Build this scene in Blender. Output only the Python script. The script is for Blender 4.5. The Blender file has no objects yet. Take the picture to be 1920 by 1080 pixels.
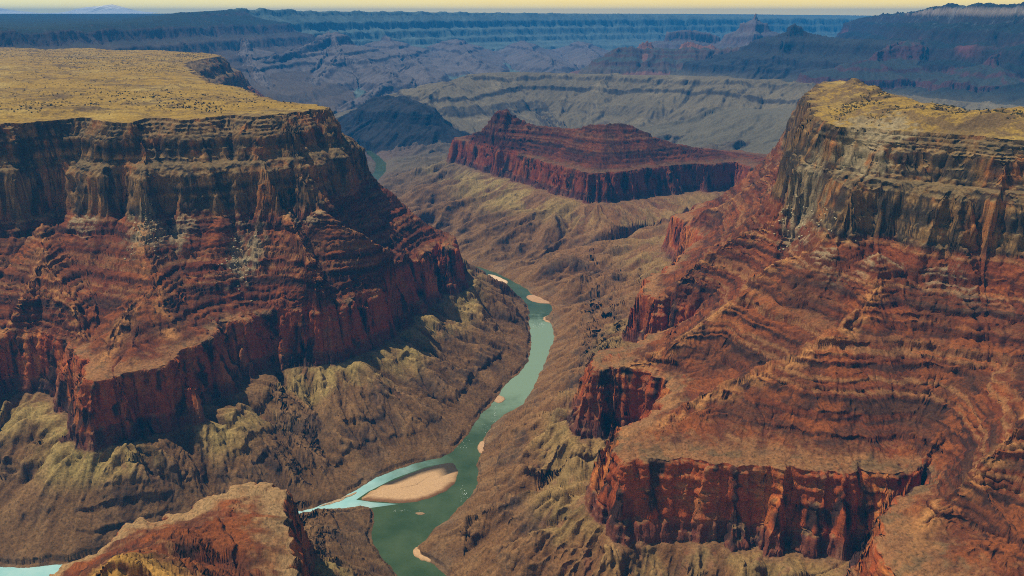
import bpy, math, time
import numpy as np
T0 = time.time()
sc = bpy.context.scene
RNG = np.random.default_rng(7)

# ------------------------------------------------------------------ camera
F = 1650.0                       # focal length in photo pixels
TH = math.atan(516 / F)          # downward pitch
ZC = 990.0                       # height of the camera above the river
cam = bpy.data.cameras.new('camera'); cam.sensor_width = 36; cam.lens = F / 1920 * 36
cam.clip_start = 5; cam.clip_end = 400000
co = bpy.data.objects.new('camera', cam); sc.collection.objects.link(co)
co.location = (0, 0, ZC); co.rotation_euler = (math.pi / 2 - TH, 0, 0)
sc.camera = co


def up(u, v, e):
    """survey: the plan position of a sighted point of known elevation"""
    a = (u - 960) / F; b = (540 - v) / F
    y = math.cos(TH) + math.sin(TH) * b; z = -math.sin(TH) + math.cos(TH) * b
    t = (e - ZC) / z
    return (a * t, y * t)


def az(u, v, dist):
    """survey: plan position and elevation of a sighted point at a known ground distance"""
    a = (u - 960) / F; b = (540 - v) / F
    y = math.cos(TH) + math.sin(TH) * b; z = -math.sin(TH) + math.cos(TH) * b
    t = dist / math.hypot(a, y)
    return (a * t, y * t, ZC + z * t)


# ------------------------------------------------------------------ contours of the canyon
EK, EC, EW, EB = 751.0, 551.0, 278.0, 148.0      # rim, foot of upper cliff, top and foot of the red cliff
KNOB = up(1605, 172, EK)
def P(e, l): return [up(u, v, e) for u, v in l]
LK, LC = EK - 34, EC - 58                        # the beds dip: the left mesa stands lower
K_left = [P(LK, [(-500,290),(-200,243),(0,231),(70,226),(120,222),(180,219),(230,228),(300,218),(370,223),(430,212),(500,219),(540,209),(575,204),(597,205)])
          + P(LK, [(585,199),(545,195),(500,189),(487,183),(460,172),(430,163),(375,155),(350,132),(338,120),(352,114),(400,107),(410,104),(380,100),(300,97),(150,95),(0,92),(-300,92)]) + [(-11000, 7600), (-11000, 1500)]]
C_left = [P(LC, [(-500,480),(-200,420),(-60,410),(0,407),(60,396),(90,389),(115,385),(145,395),(180,400),(225,394),(240,393),(265,408),(300,398),(330,397),(400,399),(440,393),(470,388),(500,396),(530,383),(590,383),(625,360),(655,340),(690,326)])
          + [(-600,3000),(-760,3300),(-930,3560),(-1080,3800),(-1280,4050),(-1560,4800),(-1750,5400),(-1830,6000),(-1950,6650),(-2200,7050),(-3300,7700),(-11400,8200),(-11400,1400)]]
W_left = [P(EW, [(-400,680),(-120,650),(-20,625),(60,622),(130,640),(165,670),(172,697),(200,708),(250,690),(320,675),(345,655),(390,635),(405,605),(430,600),(480,590),(560,578),(600,575),(640,572),(690,548),(712,530),(740,505),(785,495),(800,470),(830,457),(846,470)])
          + [(-215,2860),(-330,3020),(-480,3200),(-650,3450),(-850,3800),(-1000,4200),(-1250,4800),(-1450,5500),(-1550,6300),(-1750,7000),(-2300,7500),(-3300,8200),(-11800,8700),(-11800,1300)]]
K_right = [P(EK, [(2300,300),(2100,275),(1920,262),(1800,250),(1700,246),(1640,238),(1580,235),(1556,232),(1545,205),(1532,186),(1548,163),(1570,150)])
           + P(EK, [(1610,160),(1660,176),(1700,192),(1745,200),(1800,207),(1850,218),(1920,226),(2050,232),(2200,238)]) + [(3500,2000),(3500,1300)]]
C_right = [P(EC, [(2300,560),(2100,500),(1920,480),(1850,460),(1760,470),(1700,445),(1620,432),(1575,445),(1560,420),(1520,400),(1482,392),(1478,360),(1505,312),(1478,272)])
           + [(1080,3380),(1230,3480),(1380,3300),(1500,2950),(1650,2600),(2000,2400),(3600,2250),(3600,1200)]]
W_right = [P(EW, [(1700,1110),(1640,1010),(1700,940),(1745,860),(1680,885),(1590,867),(1490,873),(1430,860),(1340,857),(1290,853),(1200,850),(1158,848)])
           + [(205,1420),(290,1500)] + P(EW, [(1290,740),(1268,708),(1200,695),(1150,680),(1118,690)]) + [(190,1775)]
           + P(EW, [(1190,655),(1300,600),(1330,590),(1290,570),(1210,560)]) + [(390,2330),(560,2640)]
           + P(EW, [(1330,440),(1275,405)]) + [(700,3330),(960,3560),(1180,3800)]
           + P(EW, [(1440,330),(1400,302),(1330,305),(1250,310),(1180,318),(1130,325),(1100,322),(1050,310),(960,285),(900,270),(855,262)])
           + [(-330,5330),(-100,5420),(250,5150),(700,4950),(1100,4850),(1400,4550),(1600,4000),(1900,3300),(2400,2900),(3800,2700),(3800,700),(900,500)]]
W_near = [P(EW, [(60,1130),(130,1078),(190,1042),(245,992),(290,985),(370,960),(420,920),(500,915),(522,935),(515,1000),(520,1060),(560,1120)]) + [(-200,700),(-700,600),(-640,880)]]
bank_left = P(0, [(850,487),(880,500),(930,530),(960,550),(988,567),(990,600),(995,650),(985,690),(945,720),(925,755),(895,780),(870,822),(835,855),(800,862),(720,885),(655,925),(600,948),(525,964)]) \
    + [(-560,1560),(-680,1505),(-800,1442),(-880,1420)] + P(0, [(40,1064),(0,1058),(-150,1052)]) + [(-2500, 1500)]
bank_right = [(-2500,1420)] + P(0, [(-150,1085),(0,1098)]) + [(-840,1372),(-760,1398),(-640,1462),(-540,1526)] \
    + P(0, [(530,975),(560,966),(600,958),(640,957),(690,952),(700,957),(693,1000),(700,1030),(745,1080),(800,1180)]) + [(-60,1100),(0,700),(120,700),(60,1100)] \
    + P(0, [(860,1100),(845,1083),(825,1062),(775,1035),(800,1010),(815,995),(870,950),(895,915),(900,890),(895,870),(905,840),(910,820),(925,800),(940,780),(970,770),(990,750),(1005,720),(1025,680),(1030,660),(1040,640),(1040,610),(1020,597),(1035,590),(1037,570),(1000,553),(995,545),(960,525),(925,508),(880,495),(850,482)])
river_up = [(-330,3700),(-480,3830),(-700,4100),(-790,4600),(-830,5200),(-820,5900),(-1000,6500)] + P(0, [(660,262),(664,238),(640,228),(618,217),(606,211)]) + [(-2700,9900)]
river_up_b = [(-2780,9800),(-2010,8900),(-1880,8500),(-1640,8150),(-1480,7700),(-1400,7200),(-1060,6480),(-900,5900),(-900,5200),(-860,4600),(-770,4050),(-540,3770),(-400,3660)]
RIVER = [bank_right + river_up + river_up_b + bank_left]

# spur ridges: points (x, y, strat level p);  2 = red cliff top, 3 = upper cliff foot, 4 = rim
def R(l): return [up(u, v, e) + (p,) for u, v, e, p in l]
def pz(e): return 2 + (e - EW) / (EC - EW)
def RZ(l): return [up(u, v, e) + (pz(e),) for u, v, e in l]
def RL(l): return [up(u, v, e) + (2 + (e - EW) / (LC - EW),) for u, v, e in l]
SPURS = [RZ([(1650,470,545),(1640,555,475),(1540,640,415),(1430,690,365),(1310,735,325),(1215,810,290)]),
         RZ([(1570,440,551),(1430,498,470),(1400,540,425),(1320,590,380),(1240,650,330),(1150,690,285)]),
         RZ([(1480,395,551),(1400,430,490),(1330,465,430),(1280,510,360),(1220,560,290)]),
         RZ([(1478,300,551),(1430,330,490),(1370,370,400),(1290,405,300)]),
         RZ([(2050,640,520),(1930,760,440),(1850,850,390),(1760,930,320),(1700,1010,285)]),
         RL([(272,402,501),(262,450,455),(290,530,385),(325,645,285)]),
         RL([(290,530,385),(220,600,330),(190,690,285)]),
         RL([(75,390,501),(75,480,430),(130,560,370),(165,650,285)]),
         RL([(75,480,430),(30,560,360),(-10,620,285)]),
         RL([(595,383,501),(650,420,455),(720,450,400),(790,465,325),(835,460,285)]),
         RL([(530,388,501),(560,460,430),(610,540,340),(640,572,285)])]
def DZ(l):
    o = []
    for u, v, d in l:
        x, y, z = az(u, v, d); o.append((x, y, pz(z)))
    return o
BUTTE = [DZ([(880,250,5080),(915,226,4980),(945,193,4850),(975,216,4780),(1000,226,4720),(1060,238,4620),(1095,233,4540),(1110,229,4500),(1140,228,4480),(1180,230,4480),(1200,240,4480),(1250,263,4540),(1330,281,4600),(1400,292,4640),(1460,292,4500)]),
         DZ([(1140,228,4480),(1130,280,4340),(1125,318,4200)]), DZ([(945,203,4950),(960,260,4800)])]
NEAR_SPUR = [DZ([(150,1085,930),(185,1058,940),(215,1030,950),(270,1042,930),(325,1072,900)])]


# ------------------------------------------------------------------ noise
def h2(ix, iy, seed):
    h = (ix.astype(np.int64) * 374761393 + iy.astype(np.int64) * 668265263 + seed * 974711) & 0xFFFFFFFF
    h = ((h ^ (h >> 13)) * 1274126177) & 0xFFFFFFFF
    return (h ^ (h >> 16))
GA = np.array([(math.cos(a), math.sin(a)) for a in np.linspace(0, 2 * math.pi, 64, endpoint=False)], np.float32)
def gn(x, y, seed=0):
    xi = np.floor(x); yi = np.floor(y); fx = (x - xi).astype(np.float32); fy = (y - yi).astype(np.float32)
    xi = xi.astype(np.int32); yi = yi.astype(np.int32)
    ux = fx * fx * fx * (fx * (fx * 6 - 15) + 10); uy = fy * fy * fy * (fy * (fy * 6 - 15) + 10)
    def c(dx, dy):
        g = GA[(h2(xi + dx, yi + dy, seed) & 63)]
        return g[..., 0] * (fx - dx) + g[..., 1] * (fy - dy)
    a = c(0, 0); b = c(1, 0); a = a + ux * (b - a)
    d = c(0, 1); e = c(1, 1); d = d + ux * (e - d)
    return (a + uy * (d - a)) * 1.5
def fbm(x, y, wl, octv, seed=0, gain=.5):
    s = 0; a = 1.0; t = 0
    for i in range(octv):
        s = s + a * gn(x / wl + i * 17.3, y / wl - i * 9.1, seed + i); t += a; a *= gain; wl *= .5
    return s / t
def ridged(x, y, wl, octv, seed=0, gain=.5):
    s = 0; a = 1.0; t = 0
    for i in range(octv):
        s = s + a * (1 - 2.2 * np.abs(gn(x / wl + i * 7.7, y / wl + i * 3.1, seed + i))); t += a; a *= gain; wl *= .5
    return s / t
def erosion(x, y, dx, dy, wl, octv, seed=0, gain=.5, wobble=1.0, sharp=0):
    """branching gullies that run down the slope (dx, dy = unit fall direction)"""
    out = np.zeros(x.shape, np.float32); amp = 1.0; gx = np.zeros_like(out); gy = np.zeros_like(out); tot = 0
    for k in range(octv):
        px = x / (wl * 2); py = y / (wl * 2)
        ax = -dy + gy * wobble; ay = dx - gx * wobble
        n = np.sqrt(ax * ax + ay * ay) + 1e-6; ax = ax / n; ay = ay / n
        ix = np.floor(px); iy = np.floor(py); fx = (px - ix).astype(np.float32); fy = (py - iy).astype(np.float32)
        ix = ix.astype(np.int32); iy = iy.astype(np.int32)
        va = 0; vs = 0; wt = 0
        for i in (-1, 0, 1):
            for j in (-1, 0, 1):
                h = h2(ix + i, iy + j, seed + k * 31)
                qx = fx - i - ((h & 1023) / 1024.).astype(np.float32) * .8 - .1
                qy = fy - j - (((h >> 10) & 1023) / 1024.).astype(np.float32) * .8 - .1
                w = np.exp(-2.5 * (qx * qx + qy * qy)); m = (qx * ax + qy * ay) * 12.566
                va = va + np.cos(m) * w; vs = vs - np.sin(m) * w; wt = wt + w
        va = va / wt; vs = vs / wt
        if sharp: va2 = sharp * (1 - 2 * np.sqrt(np.clip((1 - sharp * va) / 2, 0, 1)))
        else: va2 = va
        out += amp * va2; tot += amp
        gx += vs * ax * amp; gy += vs * ay * amp
        amp *= gain; wl *= .52
    return out / tot


def sst(a, b, x):
    t = np.clip((x - a) / (b - a), 0, 1); return t * t * (3 - 2 * t)


# ------------------------------------------------------------------ coarse survey grid in azimuth / distance
A0, A1 = math.radians(-40), math.radians(40)
R0, R1, KR = 700.0, 30000.0, 250.0
NA = 640; NR = int(KR * math.log(R1 / R0)) + 1; NRN = int(KR * math.log(9000 / R0))
ca = np.linspace(A0, A1, NA); cr = R0 * np.exp(np.arange(NR) / KR)
CX = (np.sin(ca)[None, :] * cr[:, None]).astype(np.float32); CY = (np.cos(ca)[None, :] * cr[:, None]).astype(np.float32)


def chaikin(p, n, closed=True):
    p = np.array(p, float)
    for _ in range(n):
        q = np.roll(p, -1, 0) if closed else p[1:]
        b = p if closed else p[:-1]
        m = np.empty((len(b) * 2, p.shape[1])); m[0::2] = b * .75 + q * .25; m[1::2] = b * .25 + q * .75
        p = m if closed else np.vstack([p[:1], m, p[-1:]])
    return p
def sdf(polys, rows, smooth=1):
    X = CX[:rows].ravel(); Y = CY[:rows].ravel(); best = np.full(X.shape, -1e9, np.float32)
    for pl in polys:
        p = chaikin(pl, smooth); q = np.roll(p, -1, 0); d2 = np.full(X.shape, 1e18, np.float32); ins = np.zeros(X.shape, bool)
        for (x0, y0), (x1, y1) in zip(p.astype(np.float32), q.astype(np.float32)):
            ex = x1 - x0; ey = y1 - y0; L = ex * ex + ey * ey
            if L < 1e-6: continue
            wx = X - x0; wy = Y - y0; t = np.clip((wx * ex + wy * ey) / L, 0, 1)
            np.minimum(d2, (wx - t * ex) ** 2 + (wy - t * ey) ** 2, out=d2)
            if y0 != y1:
                ins ^= ((y0 > Y) != (y1 > Y)) & (X < ex * (Y - y0) / ey + x0)
        s = np.sqrt(d2); s[~ins] *= -1
        np.maximum(best, s, out=best)
    return best.reshape(rows, NA)
def linedist(line, rows):
    """distance to an open polyline and the value carried by its nearest point"""
    p = chaikin(line, 1, False).astype(np.float32)
    X = CX[:rows].ravel(); Y = CY[:rows].ravel(); d2 = np.full(X.shape, 1e18, np.float32); val = np.zeros(X.shape, np.float32)
    for a, b in zip(p[:-1], p[1:]):
        ex = b[0] - a[0]; ey = b[1] - a[1]; L = ex * ex + ey * ey + 1e-6
        wx = X - a[0]; wy = Y - a[1]; t = np.clip((wx * ex + wy * ey) / L, 0, 1); q = (wx - t * ex) ** 2 + (wy - t * ey) ** 2
        m = q < d2; d2 = np.where(m, q, d2); val = np.where(m, a[2] + t * (b[2] - a[2]), val)
    return np.sqrt(d2).reshape(rows, NA), val.reshape(rows, NA)


N9 = NRN
sK = np.maximum(sdf(K_left, N9), sdf(K_right, N9))
sC = np.maximum(sdf(C_left, N9), sdf(C_right, N9)); 
sWl = sdf(W_left, N9); sWr = sdf(W_right, N9); sWn = sdf(W_near, N9)
sW = np.maximum(np.maximum(sWl, sWr), sWn)
s0 = -sdf(RIVER, N9)
sC = np.maximum(sC, sK + 12); sW = np.maximum(sW, sC + 25)
own = np.argmax(np.stack([sWl, sWr, sWn]), 0)
spurs = [linedist(l, N9) for l in SPURS]
buttes = [linedist(l, N9) for l in BUTTE]
nears = [linedist(l, N9) for l in NEAR_SPUR]
print('sdf', time.time() - T0)

# ------------------------------------------------------------------ far landforms: ridge lines with a fall profile
TEMPLE = [(0,0),(40,14),(75,95),(260,190),(420,290),(460,370),(900,520),(1900,640),(3600,760),(4600,1400)]
WALL = [(0,0),(60,20),(140,190),(420,300),(500,350),(900,500),(960,610),(1700,720),(3200,830),(4300,1000),(5200,1800)]
BENCH = [(0,0),(120,25),(380,85),(410,125),(700,225),(1100,320),(1500,410),(1900,470),(2100,900)]
BADLAND = [(0,0),(60,30),(250,150),(500,260),(900,360),(1500,420),(2500,520),(3200,1200)]
FARWALL = [(0,0),(80,70),(330,300),(650,450),(760,560),(1500,640),(1600,730),(3200,820),(4600,930),(5200,1800)]
CONE = [(0,0),(30,22),(160,105),(400,225),(440,285),(900,450),(1500,580),(2300,1400)]
PEAK = [(0,0),(50,32),(280,130),(620,230),(660,300),(1100,450),(1900,600),(3000,720),(3800,1400)]
SPURS_FAR = [(0,0),(40,10),(90,50),(350,150),(700,260),(1200,350),(2000,440),(2800,1200)]
PLAT = [(0,0),(200,20),(420,120),(900,330),(1300,480),(1900,620),(2500,760),(3200,1400)]
FIN = np.array([-60,0,200,236,330,420,432,520,532,640,680,760,800,1000,1120.]); FOUT = np.array([-60,0,178,252,318,398,434,482,516,572,684,728,836,950,1120.])
def D(l): return [az(u, v, d) for u, v, d in l]
FAR = [
 # name, profile, ridge line (sighted u, v, distance), noise amp
 ('bench', BENCH, D([(835,158,8000),(870,146,8200),(910,137,8400),(960,134,8600),(1080,138,8500),(1200,141,8300),(1330,142,8100),(1450,152,7900),(1560,160,7700),(1750,185,7500),(2000,205,7300)]), 70),
 ('dark_butte', BADLAND, D([(640,222,7700),(690,190,7400),(745,177,7250),(772,192,7100),(800,203,6900),(830,225,6800)]), 60),
 ('shelf_butte', TEMPLE, D([(1158,90,11000),(1210,87,11050),(1260,88,11000),(1300,87,11000),(1350,90,11000),(1400,86,10900)]), 40),
 ('rusty_cap', CONE, D([(1200,78,11150),(1212,73,11150),(1222,77,11150)]), 20),
 ('rusty_cap', CONE, D([(1280,80,11150),(1296,76,11150),(1340,84,11100)]), 20),
 ('pyramid_butte', PEAK, D([(1390,84,10800),(1440,68,10700),(1472,54,10620),(1490,42,10600),(1506,50,10560),(1540,62,10500),(1590,70,10300),(1650,74,10000),(1720,72,9800)]), 40),
 ('table_butte', TEMPLE, D([(1255,60,14500),(1300,57,14500),(1345,64,14500)]), 70),
 ('spire_butte', CONE, D([(1402,40,13800),(1416,33,13800),(1432,42,13800)]), 30),
 ('red_headland', PEAK, D([(1640,98,9000),(1700,78,9500)]), 45),
 ('red_headland', PEAK, D([(1860,100,8800),(1930,80,9300)]), 45),
 ('north_rim', WALL, D([(1590,42,14500),(1650,26,13800),(1690,24,13000),(1720,22,12000),(1760,11,10800),(1840,8,10000),(1960,7,9500),(2150,6,9200)]), 90),
 ('far_rim', FARWALL, D([(430,18,13500),(520,19,14500),(600,22,15500),(720,22,16500),(860,24,18000),(1000,25,19500),(1150,27,20500),(1300,30,21500),(1450,33,22500),(1600,35,23500),(1800,38,25000)]), 260),
 ('forest_rim', PLAT, D([(-250,60,8200),(-100,52,8500),(60,52,9000),(150,44,9800),(230,42,10400),(290,34,11500),(340,24,12300),(430,19,13300)]), 120),
 ('purple_hill', TEMPLE, D([(440,125,10000),(520,105,10800),(590,78,11800),(622,62,12600)]), 90),
 ('purple_hill', SPURS_FAR, D([(622,62,12600),(640,98,11500),(605,135,10300),(570,172,9300),(550,195,8700)]), 70),
 ('purple_hill', SPURS_FAR, D([(640,98,11500),(700,118,10900),(745,140,10100),(700,170,9300),(660,192,8700)]), 70),
 ('purple_hill', SPURS_FAR, D([(455,70,11800),(470,115,10200),(500,160,9100),(520,190,8500)]), 70),
 ('purple_hill', SPURS_FAR, D([(720,66,14800),(760,100,12800),(790,128,11200),(800,150,10000)]), 80),
 ('purple_hill', SPURS_FAR, D([(850,74,15500),(875,100,13500),(905,122,12000)]), 90),
 ('purple_hill', SPURS_FAR, D([(980,76,16500),(1000,96,14500),(1040,112,13000)]), 90),
 ('purple_hill', SPURS_FAR, D([(1090,78,17000),(1110,96,14800),(1120,108,13600)]), 90),
]
farD = [linedist(l, NR) for _, _, l, _ in FAR]
FOREST = [f[0] for f in FAR].index('forest_rim'); FARRIM = [f[0] for f in FAR].index('far_rim')
rim = np.array([q for q in FAR[FOREST][2]] + [q for q in FAR[FARRIM][2]]); rim_a = np.arctan2(rim[:, 0], rim[:, 1]); rim_d = np.hypot(rim[:, 0], rim[:, 1])
print('far', time.time() - T0)

# ------------------------------------------------------------------ strat column: level p -> height
def ledges(z0, z1, n, seed, riser=.75, rt=.3):
    """n irregular steps between two heights: list of (fraction, height)"""
    r = np.random.default_rng(seed); w = np.exp(r.normal(0, .62, n)) + .15; w /= w.sum(); o = []; f = 0; z = z0; H = z1 - z0
    for k in range(n):
        rr = riser * r.uniform(.55, 1.2); t = rt * r.uniform(.6, 1.3)
        o.append((f + w[k] * (1 - t), z + H * w[k] * (1 - min(rr, .95)))); f += w[k]; z += H * w[k]; o.append((f, z))
    return o
tab = [(0, 0), (.012, 5)] 
tab += [(.03, 8), (.06, 14), (.20, 34), (.40, 62), (.60, 92), (.80, 122), (.93, 139), (.95, 143), (.99, 146), (1, EB)]
tab += [(1.05, 160), (1.12, 163), (1.17, 176), (1.30, 181), (1.42, 186), (1.52, 214), (1.56, 216), (1.88, 264), (2.0, EW)]
tab += [(2.10, 292)]
tab += [(2.10 + .90 * f, z) for f, z in ledges(292, EC, 22, 11, .82, .26)]
tab += [(3.05, 562), (3.10, 588), (3.12, 591), (3.22, 640), (3.27, 645), (3.32, 652)]
tab += [(3.32 + .24 * f, z) for f, z in ledges(652, 672, 3, 21, .6, .35)]
tab += [(3.60, 688), (3.62, 690), (3.68, 713)]
tab += [(3.68 + .32 * f, z) for f, z in ledges(713, EK, 7, 23, .8, .35)]
tab += [(4.05, EK + 3), (4.5, EK + 10), (8, EK + 20)]
tab = np.array(tab); 
def Zp(p): return np.interp(p, tab[:, 0], tab[:, 1]).astype(np.float32)
def Zsmooth(p): return np.interp(p, [-1, 0, 1, 2, 3, 4, 8], [-12, 0, 130, 278, 551, 751, 771]).astype(np.float32)


class Fld: pass
def level(f, delta):
    """strat level of every point, contours pushed outward by delta metres"""
    e0 = np.where(f.s0 > 0, f.s0, f.s0)
    dl = delta * sst(0, 130, f.s0)
    w = f.sW + dl; b = w + 44 + f.bw; c = f.sC + dl; k = f.sK + dl
    c = np.minimum(c, w - 12); k = np.minimum(k, c - 12)
    b = np.minimum(b, f.s0 - 4)
    p = np.where(b < 0, np.clip(e0, 0, None) / (np.clip(e0, 0, None) - b + 1e-3), 0)
    p = np.where((b >= 0) & (w < 0), 1 + b / (b - w + 1e-6), p)
    # inside the red-cliff line the spurs can carry the slope higher
    pin = 2 + np.where(c < 0, np.clip(w / (w - c + 1e-6), 0, 1) ** np.where(f.left > 0, 1.2, 1.35), 0)
    pin = np.where((c >= 0) & (k < 0), 3 + c / (c - k + 1e-6), pin); pin = np.where(k >= 0, 4 + k / 1000, pin)
    nf = sst(350, 0, np.minimum(np.abs(w), 999))
    for d, v in f.spur:
        q = 2 + (v - 2) * np.clip(w, 0, None) / (np.clip(w, 0, None) + 1.15 * np.clip(d - dl * .5, 0, None) + 4)
        pin = np.where(pin < 3, np.maximum(pin, np.minimum(q, 2.97)), pin)
    for d, v in f.butte:
        q = 2 + (v - 2) * (np.clip(w, 0, None) / (np.clip(w, 0, None) + np.clip(d - dl * .8, 0, None) + 4)) ** 1.2
        pin = np.where(pin < 3, np.maximum(pin, np.minimum(q, 3.1)), pin)
    for d, v in f.near:
        q = 2 + (v - 2) * np.clip(w, 0, None) / (np.clip(w, 0, None) + np.clip(d, 0, None) + 4)
        pin = np.where(pin < 3, np.maximum(pin, np.minimum(q, 2.97)), pin)
    p = np.where(w >= 0, pin, p)
    p = np.where(f.s0 < 0, f.s0 / 40, p)
    return p.astype(np.float32)
def farz(f, delta):
    z = np.full(f.farD[0][0].shape, -50, np.float32); who = np.full(z.shape, -1, np.int8)
    for i, ((d, v), (nm, prof, _, am)) in enumerate(zip(f.farD, FAR)):
        pr = np.array(prof, float)
        dd = np.clip(d - delta * am * np.clip(d / (3 * am), .25, 1), 0, None)
        q = (np.interp(v, FOUT, FIN) - np.interp(dd, pr[:, 0], pr[:, 1])).astype(np.float32)
        m = q > z; z = np.where(m, q, z); who = np.where(m, i, who)
    z = np.interp(z + f.wob, FIN, FOUT).astype(np.float32)
    beyond = f.r > f.rimd
    zp = f.rime + (965 - f.rime) * sst(0, 12000, f.r - f.rimd) + 6 * gn(f.r / 3000, f.rimd / 700, 5)
    m = beyond & (zp > z); z = np.where(m, zp, z); who = np.where(m, np.where(f.rimd < 13350, FOREST, FARRIM), who)
    return z.astype(np.float32), who


def padrows(a, fill=None):
    o = np.empty((NR, NA), np.float32); o[:N9] = a; o[N9:] = a[-1:] if fill is None else fill
    return o
cf = Fld(); cf.s0 = padrows(s0); cf.sW = padrows(sW, -6000); cf.sC = padrows(sC, -7000); cf.sK = padrows(sK, -8000); cf.bw = 0.; cf.left = padrows(sWl - np.maximum(sWr, sWn), -100)
far_r = np.arange(NR) >= N9
cf.s0[far_r] = s0[-1:].clip(20, None) + (cr[far_r][:, None] - cr[N9 - 1]) * .25
cf.sW[:N9] = sW
cf.spur = [(padrows(d, 9e4), padrows(v, 2)) for d, v in spurs]; cf.butte = [(padrows(d, 9e4), padrows(v, 2)) for d, v in buttes]
cf.near = [(padrows(d, 9e4), padrows(v, 2)) for d, v in nears]; cf.farD = farD; cf.wob = 0.
pc0 = level(cf, 0.0); zc0 = Zsmooth(pc0) - np.interp(pc0, [2, 3, 4], [0, 58, 34]) * (cf.left > 0); cf.r = np.broadcast_to(cr[:, None], CX.shape); cf.rimd = np.broadcast_to(np.interp(ca, rim_a, rim_d)[None, :], CX.shape); cf.rime = np.broadcast_to(np.interp(ca, rim_a, rim[:, 2])[None, :], CX.shape); zf0, _ = farz(cf, 0.0); zs = np.maximum(zc0, zf0)
# fall direction on the coarse grid
k = 2
def blur(a, n):
    for _ in range(n):
        a = np.pad(a, 1, 'edge'); a = (a[1:-1, :-2] + a[1:-1, 2:] + a[:-2, 1:-1] + a[2:, 1:-1] + 2 * a[1:-1, 1:-1]) / 6
    return a
zb = blur(zs, 4)
gr = np.gradient(zb, axis=0) / (np.gradient(cr)[:, None]); gt = np.gradient(zb, axis=1) / (cr[:, None] * (ca[1] - ca[0]))
sa = np.sin(ca)[None, :]; cA = np.cos(ca)[None, :]
gX = (gr * sa + gt * cA).astype(np.float32); gY = (gr * cA - gt * sa).astype(np.float32); gm = np.hypot(gX, gY) + 1e-6
print('coarse', time.time() - T0)

# ------------------------------------------------------------------ fine grid, rows placed where the ground is steep
QUAL = 1.0
MA = int(1450 * QUAL); MR = int(1750 * QUAL)
fa = np.linspace(math.radians(-38), math.radians(38), MA)
dzr = np.abs(np.diff(blur(zs, 1), axis=0)); drr = np.diff(cr)[:, None]
arc = np.sqrt(dzr ** 2 + (drr * .42) ** 2) / cr[:-1, None]
back = np.diff(zs, axis=0) < -.12 * drr; arc = np.where(back, arc * .35, arc)
wgt = arc * np.interp(cr[:-1], [700, 1150, 5000, 9000, 20000, 30000], [.6, 1, 1, .9, .7, .4])[:, None]
for _ in range(26):
    q = np.pad(wgt, ((0, 0), (1, 1)), 'edge'); wgt = (q[:, :-2] + q[:, 1:-1] + q[:, 2:]) / 3
cum = np.vstack([np.zeros((1, NA)), np.cumsum(wgt, 0)]); cum /= cum[-1:]
i0 = (fa - A0) / (A1 - A0) * (NA - 1); il = np.clip(np.floor(i0).astype(int), 0, NA - 2); it = i0 - il
FR = np.empty((MR, MA), np.float32)
tt = np.linspace(0, 1, MR)
for c in range(MA):
    cc = cum[:, il[c]] * (1 - it[c]) + cum[:, il[c] + 1] * it[c]
    FR[:, c] = np.exp(np.interp(tt, cc, np.arange(NR)) / KR) * R0
X = np.sin(fa)[None, :].astype(np.float32) * FR; Y = np.cos(fa)[None, :].astype(np.float32) * FR
print('rows', time.time() - T0)


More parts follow.
